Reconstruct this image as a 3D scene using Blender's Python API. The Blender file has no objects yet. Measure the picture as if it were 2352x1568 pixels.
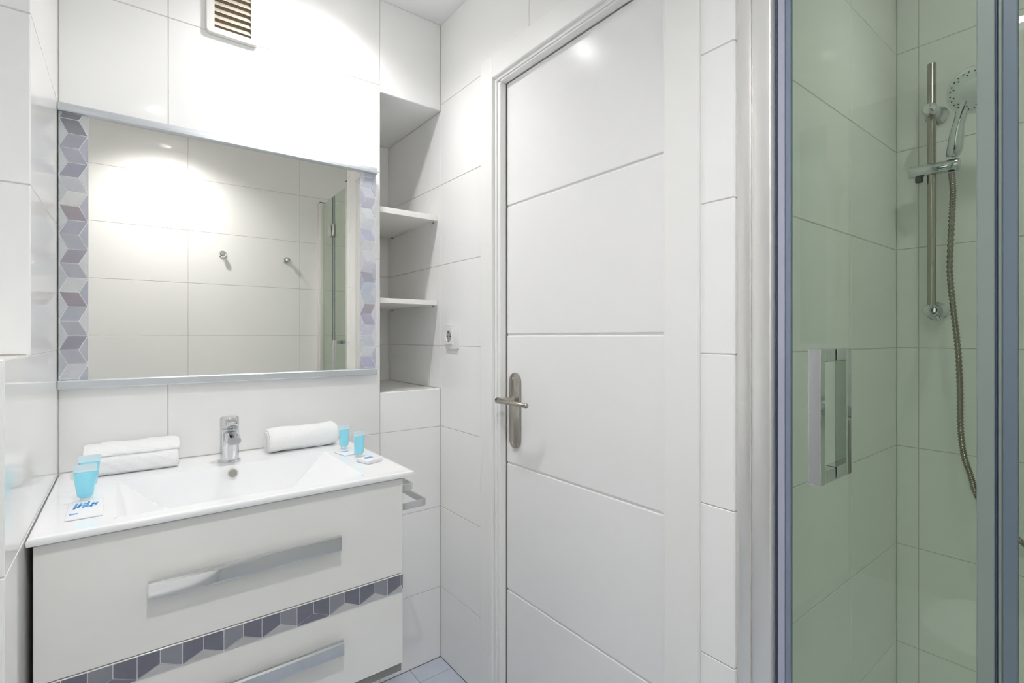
import bpy, bmesh, math, random
from mathutils import Vector, Matrix
random.seed(7)
PI = math.pi
scene = bpy.context.scene
COL = scene.collection

# ---------------------------------------------------------------- camera
CAM_H = 1.196
cd = bpy.data.cameras.new('camera')
cam = bpy.data.objects.new('camera', cd)
COL.objects.link(cam)
cam.location = (0, 0, CAM_H)
cam.rotation_euler = (PI / 2, 0, -0.6561)
cd.sensor_width = 36.0
cd.lens = 1144.29 / 2352 * 36.0
cd.shift_y = -11.1 / 2352
cd.clip_start = 0.01
scene.camera = cam

# ---------------------------------------------------------------- world, exposure
w = bpy.data.worlds.new('world')
scene.world = w
w.use_nodes = True
w.node_tree.nodes['Background'].inputs[0].default_value = (0.9, 0.95, 1, 1)
w.node_tree.nodes['Background'].inputs[1].default_value = 0.05
scene.view_settings.view_transform = 'Standard'
scene.view_settings.look = 'None'
scene.view_settings.gamma = 1
scene.view_settings.use_curve_mapping = False
scene.view_settings.exposure = 1.76
cy = scene.cycles
cy.max_bounces = 10
cy.diffuse_bounces = 8
cy.glossy_bounces = 5
cy.transmission_bounces = 6
cy.transparent_max_bounces = 24
cy.use_denoising = True
cy.use_adaptive_sampling = True
cy.adaptive_threshold = .2
cy.adaptive_min_samples = 12
cy.sample_clamp_indirect = 6
LAMP_W = 7.6          # each ceiling downlight of the room
FILL_GLOW = 0.32            # glow strength of the added, unseen fill window
LAMP_SHOWER_W = 2.0
LAMP_LEFT_W = 0.5
LAMP_BACK_W = 13.0

# ---------------------------------------------------------------- materials
def srgb(r, g, b):
    def f(c):
        c /= 255.0
        return c / 12.92 if c <= .04045 else ((c + .055) / 1.055) ** 2.4
    return (f(r), f(g), f(b), 1)

def mat(name, col, rough=.5, metal=0, spec=.5, noise=0, nscale=20, bump=0, bscale=60, coat=0, sheen=0, trans=0, emit=None, estr=0, aniso=0):
    m = bpy.data.materials.new(name)
    m.use_nodes = True
    nt = m.node_tree
    b = nt.nodes['Principled BSDF']
    b.inputs['Base Color'].default_value = col
    b.inputs['Roughness'].default_value = rough
    b.inputs['Metallic'].default_value = metal
    b.inputs['Specular IOR Level'].default_value = spec
    b.inputs['Coat Weight'].default_value = coat
    b.inputs['Sheen Weight'].default_value = sheen
    b.inputs['Transmission Weight'].default_value = trans
    if emit:
        b.inputs['Emission Color'].default_value = emit
        b.inputs['Emission Strength'].default_value = estr
    if noise or bump:
        tc = nt.nodes.new('ShaderNodeTexCoord')
    if noise:
        n = nt.nodes.new('ShaderNodeTexNoise')
        n.inputs['Scale'].default_value = nscale
        n.inputs['Detail'].default_value = 4
        nt.links.new(tc.outputs['Object'], n.inputs['Vector'])
        mx = nt.nodes.new('ShaderNodeMix')
        mx.data_type = 'RGBA'
        c2 = tuple(max(0, c * (1 - noise)) for c in col[:3]) + (1,)
        c1 = tuple(min(1, c * (1 + noise)) for c in col[:3]) + (1,)
        mx.inputs[6].default_value = c2
        mx.inputs[7].default_value = c1
        nt.links.new(n.outputs[0], mx.inputs[0])
        nt.links.new(mx.outputs[2], b.inputs['Base Color'])
    if bump:
        n = nt.nodes.new('ShaderNodeTexNoise')
        n.inputs['Scale'].default_value = bscale
        n.inputs['Detail'].default_value = 3
        nt.links.new(tc.outputs['Object'], n.inputs['Vector'])
        bp = nt.nodes.new('ShaderNodeBump')
        bp.inputs['Strength'].default_value = bump
        bp.inputs['Distance'].default_value = .002
        nt.links.new(n.outputs[0], bp.inputs['Height'])
        nt.links.new(bp.outputs[0], b.inputs['Normal'])
    return m

def glass_mat(name, tint, ior=1.6):
    m = bpy.data.materials.new(name)
    m.use_nodes = True
    nt = m.node_tree
    nt.nodes.remove(nt.nodes['Principled BSDF'])
    out = nt.nodes['Material Output']
    t = nt.nodes.new('ShaderNodeBsdfTransparent')
    t.inputs[0].default_value = tint
    g = nt.nodes.new('ShaderNodeBsdfGlossy')
    g.inputs['Roughness'].default_value = 0.0
    g.inputs['Color'].default_value = (1, 1, 1, 1)
    fr = nt.nodes.new('ShaderNodeFresnel')
    fr.inputs['IOR'].default_value = ior
    geo = nt.nodes.new('ShaderNodeNewGeometry')
    mx = nt.nodes.new('ShaderNodeMixShader')
    # only the outer face carries the reflection, the far face just passes light
    mul = nt.nodes.new('ShaderNodeMath')
    mul.operation = 'MULTIPLY'
    inv = nt.nodes.new('ShaderNodeMath')
    inv.operation = 'SUBTRACT'
    inv.inputs[0].default_value = 1.0
    nt.links.new(geo.outputs['Backfacing'], inv.inputs[1])
    nt.links.new(fr.outputs[0], mul.inputs[0])
    nt.links.new(inv.outputs[0], mul.inputs[1])
    nt.links.new(mul.outputs[0], mx.inputs[0])
    nt.links.new(t.outputs[0], mx.inputs[1])
    nt.links.new(g.outputs[0], mx.inputs[2])
    nt.links.new(mx.outputs[0], out.inputs[0])
    return m

M = {}
M['tile'] = mat('glazed_white_tile', (.935, .932, .922, 1), .07, spec=.22, noise=.008, nscale=3, bump=.012, bscale=7)
M['grout'] = mat('pale_grout', (.66, .63, .58, 1), .9)
M['paint'] = mat('white_ceiling_paint', (.92, .92, .91, 1), .75, noise=.01)
M['bounce_cut_tile'] = mat('dark_bounce_cut_tile', (.13, .124, .11, 1), .35, noise=.05, nscale=6)  # dark tone added on the unseen left wall to cut bounced light
M['floor_tile'] = mat('blue_grey_floor_tile', srgb(194, 201, 213), .25, noise=.10, nscale=9)
M['floor_grout'] = mat('floor_grout', srgb(150, 152, 160), .9)
M['lacquer'] = mat('white_door_lacquer', (.90, .895, .89, 1), .2, spec=.08, noise=.006)
M['casing'] = mat('white_door_casing', (.905, .90, .885, 1), .35, spec=.3, noise=.006)
M['cabinet'] = mat('gloss_white_cabinet', (.86, .85, .825, 1), .12, coat=.2, noise=.006)
M['carcass'] = mat('cabinet_carcass', (.7, .69, .66, 1), .5, noise=.01)
M['shelf'] = mat('white_shelf_board', (.90, .89, .86, 1), .35, noise=.01)
M['ceramic'] = mat('white_ceramic', (.90, .905, .92, 1), .07, coat=.3, noise=.004)
M['chrome'] = mat('polished_chrome', (.68, .69, .70, 1), .06, metal=1, noise=.01)
M['nickel'] = mat('brushed_nickel', (.45, .42, .375, 1), .25, metal=1, noise=.03, nscale=60)
M['alu'] = mat('satin_aluminium', (.84, .83, .81, 1), .36, metal=.65, noise=.02, nscale=40)
M['bar_alu'] = mat('mirror_rail_aluminium', (.62, .65, .68, 1), .4, metal=.75, noise=.02)
M['dark'] = mat('dark_recess', (.02, .02, .02, 1), .7, noise=.1)
M['mirror'] = mat('mirror_silver', (.88, .87, .825, 1), .0, metal=1)
M['backing'] = mat('strip_backing', srgb(240, 242, 244), .35, noise=.01)
M['plinth'] = mat('grey_plinth', srgb(150, 148, 142), .3, metal=.6, noise=.03)
M['towel'] = mat('white_terry', (.90, .90, .905, 1), .95, sheen=.4, noise=.02, nscale=120, bump=.8, bscale=420)
M['plastic'] = mat('white_plastic', (.86, .86, .86, 1), .3, noise=.005)
M['vent'] = mat('cream_vent_plastic', (.80, .79, .75, 1), .4, noise=.01)
M['slat'] = mat('vent_slat_plastic', srgb(214, 203, 186), .5, noise=.03)
M['ventdark'] = mat('vent_duct', srgb(150, 138, 120), .8, noise=.1)
M['socketgrey'] = mat('socket_well', srgb(176, 170, 160), .5, noise=.02)
M['gel'] = mat('blue_gel', srgb(146, 224, 244), .22, coat=.4, noise=.03, nscale=60)
M['clear'] = mat('clear_crimp', srgb(214, 234, 242), .25, coat=.2, noise=.02)
M['cap'] = mat('white_cap', srgb(222, 234, 240), .3, noise=.01)
M['paper'] = mat('white_paper', (.84, .84, .86, 1), .45, noise=.01)
M['ink'] = mat('blue_ink', srgb(96, 162, 224), .5, noise=.05)
M['pvc_light'] = mat('lavender_seal', srgb(186, 188, 208), .3, noise=.02)
M['pvc_blue'] = mat('blue_grey_seal', srgb(136, 148, 170), .3, noise=.02)
M['pvc_slate'] = mat('slate_seal', srgb(112, 126, 138), .3, noise=.02)
M['pvc_green'] = mat('green_grey_seal', srgb(140, 153, 146), .3, noise=.02)
M['pvc_dark'] = mat('dark_seal', srgb(62, 74, 98), .4, noise=.02)
M['glass'] = glass_mat('green_tinted_glass', (.845, .90, .835, 1))
M['rubber'] = mat('grey_rubber', (.12, .12, .12, 1), .6, noise=.05)
M['showerface'] = mat('shower_face_plastic', srgb(222, 226, 226), .35, noise=.01)
M['lamp'] = mat('lamp_diffuser', (1, 1, 1, 1), .5, emit=(1, .97, .93, 1), estr=14)
M['frosted'] = mat('fill_glow_glass', (.8, .82, .85, 1), .5, emit=(.93, .97, 1, 1), estr=FILL_GLOW)  # emission added as fill light from the unseen left side
M['hose'] = mat('steel_hose', (.34, .31, .26, 1), .25, metal=1, noise=.03)

_mos = {}
def mosaic_mat(rgb):
    if rgb not in _mos:
        _mos[rgb] = mat('mosaic_%d_%d_%d' % rgb, srgb(*[c + .16 * (214 - c) for c in rgb]), .22, noise=.10, nscale=45)
    return _mos[rgb]

# ---------------------------------------------------------------- helpers
def rootloc(o):
    v = Vector((0, 0, 0))
    while o is not None:
        v += Vector(o.location)
        o = o.parent
    return v

def finish(bm, name, m, parent=None, smooth=None, local=False):
    """link a bmesh (world coordinates unless local) as one mesh object"""
    bmesh.ops.recalc_face_normals(bm, faces=bm.faces)
    if parent is not None and not local:
        bmesh.ops.translate(bm, verts=bm.verts, vec=-rootloc(parent))
    me = bpy.data.meshes.new(name)
    bm.to_mesh(me)
    bm.free()
    if isinstance(m, (list, tuple)):
        for k in m:
            me.materials.append(k)
    else:
        me.materials.append(m)
    if smooth:
        me.polygons.foreach_set('use_smooth', [True] * len(me.polygons))
        me.set_sharp_from_angle(angle=math.radians(smooth))
    o = bpy.data.objects.new(name, me)
    COL.objects.link(o)
    if parent is not None:
        o.parent = parent
    return o

def tag(o, label=None, cat=None, group=None, kind=None):
    if label: o['label'] = label
    if cat: o['category'] = cat
    if group: o['group'] = group
    if kind: o['kind'] = kind
    return o

def empty(name, loc, label, cat, group=None, kind=None, rz=0):
    o = bpy.data.objects.new(name, None)
    o.empty_display_size = .05
    COL.objects.link(o)
    o.location = loc
    o.rotation_euler = (0, 0, rz)
    return tag(o, label, cat, group, kind)

def box(bm, x0, x1, y0, y1, z0, z1, bev=0, seg=2, mi=0):
    vs = [bm.verts.new((x, y, z)) for x in (x0, x1) for y in (y0, y1) for z in (z0, z1)]
    fs = []
    for q in ((0, 1, 3, 2), (4, 6, 7, 5), (0, 4, 5, 1), (2, 3, 7, 6), (0, 2, 6, 4), (1, 5, 7, 3)):
        f = bm.faces.new([vs[i] for i in q])
        f.material_index = mi
        fs.append(f)
    if bev:
        es = list({e for f in fs for e in f.edges})
        bmesh.ops.bevel(bm, geom=es, offset=bev, segments=seg, profile=.5, affect='EDGES')
    return bm

def nb():
    return bmesh.new()

def ring(bm, c, a, b, r, n, rb=None):
    rb = r if rb is None else rb
    return [bm.verts.new(c + a * (r * math.cos(2 * PI * i / n)) + b * (rb * math.sin(2 * PI * i / n))) for i in range(n)]

def bridge(bm, A, B, mi=0):
    n = len(A)
    for i in range(n):
        f = bm.faces.new((A[i], A[(i + 1) % n], B[(i + 1) % n], B[i]))
        f.material_index = mi

def frame_of(d):
    d = Vector(d).normalized()
    up = Vector((0, 0, 1)) if abs(d.z) < .9 else Vector((1, 0, 0))
    a = d.cross(up).normalized()
    b = d.cross(a).normalized()
    return d, a, b

def lathe(bm, base, d, prof, n=32, capped=True, mi=0):
    """prof: list of (distance along d, radius)"""
    base = Vector(base)
    d, a, b = frame_of(d)
    rings = []
    for h, r in prof:
        rings.append(ring(bm, base + d * h, a, b, max(r, 1e-5), n))
    for A, B in zip(rings, rings[1:]):
        bridge(bm, A, B, mi)
    if capped:
        for R in (rings[0], rings[-1]):
            f = bm.faces.new(R)
            f.material_index = mi
    return bm

def tube(bm, pts, r, n=12, capped=True):
    pts = [Vector(p) for p in pts]
    rad = r if isinstance(r, (list, tuple)) else [r] * len(pts)
    prev = None
    last = None
    for i, p in enumerate(pts):
        if i == 0: t = pts[1] - pts[0]
        elif i == len(pts) - 1: t = pts[-1] - pts[-2]
        else: t = pts[i + 1] - pts[i - 1]
        t.normalize()
        if prev is None:
            _, a, b = frame_of(t)
        else:
            a = prev - t * prev.dot(t)
            a.normalize()
            b = t.cross(a)
        prev = a
        R = ring(bm, p, a, b, rad[i], n)
        if last: bridge(bm, last, R)
        elif capped: bm.faces.new(R)
        last = R
    if capped: bm.faces.new(last)
    return bm

def spline(pts, k=12):
    pts = [Vector(p) for p in pts]
    out = []
    for i in range(len(pts) - 1):
        p0 = pts[max(i - 1, 0)]; p1 = pts[i]; p2 = pts[i + 1]; p3 = pts[min(i + 2, len(pts) - 1)]
        for j in range(k):
            t = j / k
            out.append(.5 * ((2 * p1) + (p2 - p0) * t + (2 * p0 - 5 * p1 + 4 * p2 - p3) * t * t + (3 * p1 - p0 - 3 * p2 + p3) * t ** 3))
    out.append(pts[-1])
    return out

def prism(bm, poly, org, u, v, nrm, h, bev=0):
    """extrude a 2-D polygon (u, v) by h along nrm"""
    org, u, v, nrm = map(Vector, (org, u, v, nrm))
    A = [bm.verts.new(org + u * p[0] + v * p[1]) for p in poly]
    B = [bm.verts.new(org + u * p[0] + v * p[1] + nrm * h) for p in poly]
    bm.faces.new(A)
    top = bm.faces.new(B)
    bridge(bm, A, B)
    if bev:
        bmesh.ops.bevel(bm, geom=list(top.edges), offset=bev, segments=2, profile=.5, affect='EDGES')
    return bm

def clip(poly, axis, val, keep_greater):
    out = []
    n = len(poly)
    for i in range(n):
        a, b = poly[i], poly[(i + 1) % n]
        ia = (a[axis] >= val) == keep_greater
        ib = (b[axis] >= val) == keep_greater
        if ia: out.append(a)
        if ia != ib:
            t = (val - a[axis]) / (b[axis] - a[axis])
            out.append((a[0] + t * (b[0] - a[0]), a[1] + t * (b[1] - a[1])))
    return out

def inset(poly, d):
    """shrink a convex polygon by d"""
    n = len(poly)
    area = sum(poly[i][0] * poly[(i + 1) % n][1] - poly[(i + 1) % n][0] * poly[i][1] for i in range(n))
    if area < 0: poly = poly[::-1]
    lines = []
    for i in range(n):
        a, b = poly[i], poly[(i + 1) % n]
        dx, dy = b[0] - a[0], b[1] - a[1]
        L = math.hypot(dx, dy)
        if L < 1e-6: continue
        nx, ny = -dy / L, dx / L
        lines.append((a[0] + nx * d, a[1] + ny * d, dx / L, dy / L))
    out = []
    for i in range(len(lines)):
        x1, y1, dx1, dy1 = lines[i - 1]
        x2, y2, dx2, dy2 = lines[i]
        den = dx1 * dy2 - dy1 * dx2
        if abs(den) < 1e-9: continue
        t = ((x2 - x1) * dy2 - (y2 - y1) * dx2) / den
        out.append((x1 + dx1 * t, y1 + dy1 * t))
    ar = sum(out[i][0] * out[(i + 1) % len(out)][1] - out[(i + 1) % len(out)][0] * out[i][1] for i in range(len(out)))
    return out if len(out) >= 3 and ar > 1e-6 else []

# ---------------------------------------------------------------- tiles
GAP = .0011        # half the joint
REC = .0012        # how far the joint lies behind the tile face
TH = .0065
_tcache = {}
def tile_mesh(su, sv, axis, matl, key):
    k = (round(su, 4), round(sv, 4), axis, key)
    if k not in _tcache:
        bm = nb()
        hu, hv = su / 2 - GAP, sv / 2 - GAP
        if axis == 'y': box(bm, -hu, hu, -TH / 2, TH / 2, -hv, hv, .0009, 1)
        elif axis == 'x': box(bm, -TH / 2, TH / 2, -hu, hu, -hv, hv, .0009, 1)
        else: box(bm, -hu, hu, -hv, hv, -TH / 2, TH / 2, .0009, 1)
        me = bpy.data.meshes.new('tile')
        bm.to_mesh(me); bm.free()
        me.materials.append(matl)
        _tcache[k] = me
    return _tcache[k]

def lay(parent, axis, face, into, us, vs, matl='tile'):
    """tiles between the joint positions us x vs on the plane axis = face; into = +1/-1 is the side of the wall body"""
    pl = rootloc(parent)
    for u0, u1 in zip(us, us[1:]):
        for v0, v1 in zip(vs, vs[1:]):
            if u1 - u0 < .004 or v1 - v0 < .004: continue
            me = tile_mesh(u1 - u0, v1 - v0, axis, M[matl], matl)
            o = bpy.data.objects.new('tile', me)
            cu, cv = (u0 + u1) / 2, (v0 + v1) / 2
            f = face + into * TH / 2
            if axis == 'y': p = Vector((cu, f, cv))
            elif axis == 'x': p = Vector((f, cu, cv))
            else: p = Vector((cu, cv, f))
            o.parent = parent
            o.location = p - pl
            COL.objects.link(o)

CEIL = 2.36
ROWS = [0, .262, .562, .862, 1.162, 1.462, 1.762, 2.062, CEIL]
XL = -.136         # left tiled pier
YA = 1.64          # wall behind the vanity
XB = .926          # door wall
XS = .914          # tiled nib beside the shower
YS = .493          # shower side wall
XR = 1.872         # shower end wall
YF = -.154         # wall behind the camera
XW = -1.05         # far left wall
YN, ZN0, ZN1, XN = 2.109, 1.002, 2.04, .688   # niche
YP, YQ, ZP = 1.207, .976, 1.164               # pier steps

def structure(name, boxes, m, label, cat):
    bm = nb()
    for b in boxes: box(bm, *b)
    o = finish(bm, name, M[m])
    return tag(o, label, cat, kind='structure')

# floor and ceiling
fl = structure('floor', [(XW - .1, 2.0, YF - .1, 2.25, -.08, -.0012)], 'floor_grout', 'pale blue-grey tiled bathroom floor', 'floor')
fx = [XW, -.70, -.40, -.10, .20, .50, .80, .926]
fy = [YF, .06, .36, .66, .96, 1.26, 1.56, YA]
lay(fl, 'z', 0, -1, fx, fy, 'floor_tile')
structure('ceiling', [(XW - .1, 2.0, YF - .1, 2.25, CEIL, CEIL + .08)], 'paint', 'plain white ceiling with round recessed downlights', 'ceiling')

# wall behind the vanity, with the niche at its right end
G = YA + REC
wa = structure('wall_back', [
    (XL - .02, XN, G, G + .12, 0, CEIL),
    (XN, XB + .1, G, G + .12, 0, ZN0 - REC),
    (XN, XB + .1, G, G + .12, ZN1 + REC, CEIL),
    (XN - .07, XN - REC, G + .12, YN + .1, ZN0 - .1, ZN1 + .1),
    (XN - .07, XB + .1, YN + REC, YN + .1, ZN0 - .1, ZN1 + .1),
    (XN, XB + .1, G + .12, YN + REC, ZN0 - .1, ZN0 - REC),
    (XN, XB + .1, G + .12, YN + REC, ZN1 + REC, ZN1 + .1)], 'grout',
    'white tiled wall behind the vanity with the shelf niche at its right end', 'wall')
lay(wa, 'y', YA, 1, [XL, .085, XN], ROWS)
lay(wa, 'y', YA, 1, [XN, XB], [0, .262, .562, .862, ZN0])
lay(wa, 'y', YA, 1, [XN, XB], [ZN1, CEIL])
lay(wa, 'y', YN, 1, [XN, XB], [ZN0, 1.162, 1.462, 1.762, ZN1])
lay(wa, 'x', XN, -1, [YA + TH, YN], [ZN0, 1.162, 1.462, 1.762, ZN1])
lay(wa, 'z', ZN0, -1, [XN, XB], [YA + TH, YN])
bm = nb(); box(bm, XN, XB, YA + .002, YN, ZN1, ZN1 + .006)
finish(bm, 'niche_ceiling', M['paint'], wa)

# door wall
G = XB + REC
DY0, DY1, DZ = .648, 1.272, 2.03      # opening behind the casing
wb = structure('wall_right', [
    (G, G + .12, DY1, YN + .1, 0, CEIL),
    (G, G + .12, .52, DY1, DZ, CEIL),
    (XS + REC, G + .12, YS + REC, .565, 0, CEIL),
    (G, G + .12, .565, DY0, 0, CEIL)], 'grout',
    'white tiled wall around the door, running on into the niche', 'wall')
lay(wb, 'x', XB, 1, [DY1 + .004, YA, ], ROWS[:-1])
lay(wb, 'x', XB, 1, [YA, 1.722, YN], [ZN0, 1.162, 1.462, 1.762, ZN1])
lay(wb, 'x', XB, 1, [.565, 1.122, YA], ROWS[-2:])
lay(wb, 'x', XS, 1, [YS, .565], ROWS)

# left pier with a ledge
wl = structure('wall_left', [
    (XW, XL - REC, YP + REC, YA + .12, 0, CEIL),
    (XW, XL - REC, YQ + REC, YP + REC, 0, ZP - REC)], 'grout',
    'stepped white tiled pier with a ledge left of the vanity', 'wall')
lay(wl, 'x', XL, -1, [YP, YA], ROWS[4:])
lay(wl, 'x', XL, -1, [YQ, YA], ROWS[:4] + [ZP])
lay(wl, 'y', YP, 1, [XW, -.74, XL], [ZP] + ROWS[5:])
lay(wl, 'y', YQ, 1, [XW, -.74, XL], ROWS[:4] + [ZP])
lay(wl, 'z', ZP, -1, [XW, -.74, XL], [YQ, YP])

wf = structure('wall_far_left', [(XW - .1, XW - REC, YF - .1, YQ + .1, 0, CEIL)], 'grout', 'tiled wall at the far left outside the picture, dark tone added to cut bounced light', 'wall')
lay(wf, 'x', XW, -1, [YF, .376, YQ], ROWS, 'bounce_cut_tile')

# added glowing window, out of view, that fills the room with light
WY0, WY1, WZ0, WZ1 = -.12, .34, .95, 2.05
win = empty('fill_window_1', (XW, .11, WZ0), 'added fill light shaped as a framed frosted window, unseen at the far left', 'window', kind='structure')
bm = nb()
for a in ((WY0, WY1, WZ0, WZ0 + .04), (WY0, WY1, WZ1 - .04, WZ1), (WY0, WY0 + .04, WZ0 + .04, WZ1 - .04), (WY1 - .04, WY1, WZ0 + .04, WZ1 - .04)):
    box(bm, XW + .001, XW + .03, a[0], a[1], a[2], a[3], .002, 1)
finish(bm, 'fill_window_frame', M['casing'], win)
bm = nb(); box(bm, XW + .008, XW + .014, WY0 + .04, WY1 - .04, WZ0 + .04, WZ1 - .04)
finish(bm, 'pane', M['frosted'], win)
bm = nb(); box(bm, XW + .030, XW + .036, WY1 - .045, WY1 - .015, 1.45, 1.56, .002, 1)
finish(bm, 'fill_window_handle', M['nickel'], win)

# wall behind the camera, seen in the mirror
RW = [0, .003 + .3, .603, .903, 1.203, 1.503, 1.803, 2.103, CEIL]
we = structure('wall_front', [(XW - .1, XR + .1, YF - .12, YF - REC, 0, CEIL)], 'grout', 'white tiled wall with the robe hooks, seen in the mirror', 'wall')
lay(we, 'y', YF, -1, [XW, -.99, -.39, .213, .816, 1.419, XR], RW)

# shower walls
ws = structure('wall_shower_side', [(G + .12, XR + .1, YS + REC, YS + .1, 0, CEIL), (XS + .01, G + .12, YS + REC, YS + .02, 0, CEIL)], 'grout',
               'white tiled shower side wall behind the green glass, left of the shower rail', 'wall')
lay(ws, 'y', YS, 1, [XS, 1.503, XR], ROWS)
wr = structure('wall_shower_end', [(XR + REC, XR + .1, YF - .1, YS + .1, 0, CEIL)], 'grout',
               'white tiled shower end wall carrying the chrome shower rail', 'wall')
lay(wr, 'x', XR, 1, [YF, .439, YS], ROWS)

# ---------------------------------------------------------------- downlights
def downlight(x, y, watts, label, cone=142, blend=.95):
    e = empty('downlight', (x, y, CEIL), label, 'downlight', 'round ceiling downlights')
    bm = nb(); lathe(bm, (x, y, CEIL), (0, 0, -1), [(0, .048), (.004, .048), (.007, .044), (.007, .036), (.002, .034), (0, .034)], 40, False)
    finish(bm, 'trim_ring', M['chrome'], e, 40)
    bm = nb(); lathe(bm, (x, y, CEIL), (0, 0, -1), [(0, .034), (.0015, .034)], 32)
    finish(bm, 'lamp_lens', M['lamp'], e)
    l = bpy.data.lights.new('downlight_beam', 'SPOT')
    l.energy = watts
    l.spot_size = math.radians(cone)
    l.spot_blend = blend
    l.shadow_soft_size = .032
    l.color = (1, .99, .985)
    o = bpy.data.objects.new('downlight_beam', l)
    o.location = (0, 0, -.012)
    o.parent = e
    COL.objects.link(o)
downlight(.45, 1.40, LAMP_W, 'round recessed downlight in the ceiling above the vanity mirror')
downlight(.11, .15, LAMP_BACK_W, 'round recessed downlight in the ceiling above the toilet')
downlight(-.70, .32, LAMP_LEFT_W, 'round recessed downlight in the ceiling at the far left of the room')
downlight(1.46, .16, LAMP_SHOWER_W, 'round recessed downlight in the ceiling of the shower', 108, 1)

# ---------------------------------------------------------------- door
CF = .908          # casing face
door = empty('door_1', (.94, .95, 0), 'white door with four horizontal grooves and a nickel lever handle', 'door', kind='structure')
bm = nb()          # casing left
box(bm, CF, XB + .004, 1.284, 1.350, 0, 2.086, .003, 2)
finish(bm, 'casing', M['casing'], door)
bm = nb(); box(bm, CF, XB + .004, .564, .646, 0, 2.086, .003, 2)
finish(bm, 'casing', M['casing'], door)
bm = nb(); box(bm, CF, XB + .004, .647, 1.2825, 2.010, 2.086, .003, 2)
finish(bm, 'casing', M['casing'], door)
# jamb liners with a rebate step
bm = nb()
box(bm, CF + .010, .99, 1.2725, 1.2825, 0, 2.01, .001, 1)
box(bm, CF + .014, .945, 1.2575, 1.2725, 0, 1.996, .0015, 1)
finish(bm, 'jamb', M['casing'], door)
bm = nb()
box(bm, CF + .010, .99, .6475, .656, 0, 2.01, .001, 1)
finish(bm, 'jamb', M['casing'], door)
bm = nb()
box(bm, CF + .010, .99, .656, 1.2725, 2.000, 2.01, .001, 1)
box(bm, CF + .014, .945, .656, 1.2575, 1.994, 2.0, .0015, 1)
finish(bm, 'jamb', M['casing'], door)
LX = .946
bm = nb(); box(bm, LX + .004, LX + .035, .658, 1.2555, .008, 1.992)
leaf = finish(bm, 'door_leaf', M['lacquer'], door)
zs = [.008, .402, .800, 1.202, 1.606, 1.992]
for i in range(5):
    bm = nb(); box(bm, LX, LX + .0045, .658, 1.2555, zs[i] + (.0028 if i else 0), zs[i + 1] - (.0028 if i < 4 else 0), .0022, 2)
    finish(bm, 'door_panel', M['lacquer'], leaf)
# lever handle on a long rounded plate
hy, hz0, hz1 = 1.2085, .853, 1.085
def stadium(w, h, n=12):
    r = w / 2
    p = [(r * math.cos(a), h / 2 - r + r * math.sin(a)) for a in [PI * i / n for i in range(n + 1)]]
    return p + [(-a, -b) for a, b in p]
han = tag(bpy.data.objects.new('door_handle', None), 'brushed nickel lever on a long rounded plate')
COL.objects.link(han); han.parent = door
bm = nb(); prism(bm, stadium(.050, hz1 - hz0), (LX, hy, (hz0 + hz1) / 2), (0, 1, 0), (0, 0, 1), (-1, 0, 0), .009, .003)
finish(bm, 'plate', M['nickel'], han, 40)
for sz in (hz1 - .017, hz0 + .017):
    bm = nb(); lathe(bm, (LX - .009, hy + .003, sz), (-1, 0, 0), [(0, .0045), (.0012, .0045), (.002, .003)], 14)
    finish(bm, 'screw', M['chrome'], han, 40)
bm = nb()
lathe(bm, (LX - .009, 1.213, 1.002), (-1, 0, 0), [(0, .012), (.006, .011), (.010, .0085), (.050, .0085)], 24)
finish(bm, 'spindle', M['nickel'], han, 40)
bm = nb()
lp = spline([(.888, 1.226, 1.003), (.886, 1.205, 1.003), (.887, 1.17, 1.003), (.893, 1.13, 1.0), (.905, 1.107, .997)], 8)
tube(bm, lp, [.0075 + .002 * math.cos(i / len(lp) * PI) for i in range(len(lp))], 14)
lathe(bm, (.9, 1.115, .998), (.5, -.8, -.1), [(0, .004), (.004, .0075), (.009, .0085), (.013, .006), (.015, .001)], 16)
finish(bm, 'lever', M['nickel'], han, 50)

# ---------------------------------------------------------------- niche shelves
for z0, z1, lb in ((1.632, 1.652, 'white board shelf fitted high in the tiled niche'), (1.315, 1.332, 'white board shelf fitted low in the tiled niche, beside the mirror')):
    e = empty('niche_shelf', (.807, 1.88, z0), lb, 'shelf', 'niche shelves')
    bm = nb(); box(bm, XN + .001, .919, 1.660, YN - .001, z0, z1, .0008, 1)
    finish(bm, 'board', M['shelf'], e)
    bm = nb(); box(bm, XN + .001, .919, 1.6585, 1.660, z0, z1, .0005, 1)
    finish(bm, 'edge_band', M['shelf'], e)
    for yy in (1.69, 2.06):
        bm = nb(); lathe(bm, (.925, yy, z0 - .0035), (-1, 0, 0), [(0, .003), (.008, .003)], 10)
        finish(bm, 'shelf_pin', M['nickel'], e)

# ---------------------------------------------------------------- air vent
VX0, VX1, VZ0, VZ1 = .172, .305, 2.053, 2.243
e = empty('air_vent', (.2385, YA, VZ0), 'cream plastic louvred air vent high on the wall above the mirror', 'vent')
def rrect(x0, x1, z0, z1, r, n=5):
    out = []
    for cx, cz, a0 in ((x1 - r, z1 - r, 0), (x0 + r, z1 - r, PI / 2), (x0 + r, z0 + r, PI), (x1 - r, z0 + r, 3 * PI / 2)):
        out += [(cx + r * math.cos(a0 + PI / 2 * i / n), cz + r * math.sin(a0 + PI / 2 * i / n)) for i in range(n + 1)]
    return out
bm = nb()
ox = rrect(VX0, VX1, VZ0, VZ1, .010)
ix = rrect(VX0 + .021, VX1 - .019, VZ0 + .019, VZ1 - .019, .0008)
A = [bm.verts.new((p[0], YA - .001, p[1])) for p in ox]
B = [bm.verts.new((p[0], YA - .009, p[1])) for p in ox]
o2 = [bm.verts.new((.2385 + (p[0] - .2385) * .965, YA - .012, 2.148 + (p[1] - 2.148) * .975)) for p in ox]
Cc = [bm.verts.new((p[0], YA - .011, p[1])) for p in ix]
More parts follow.
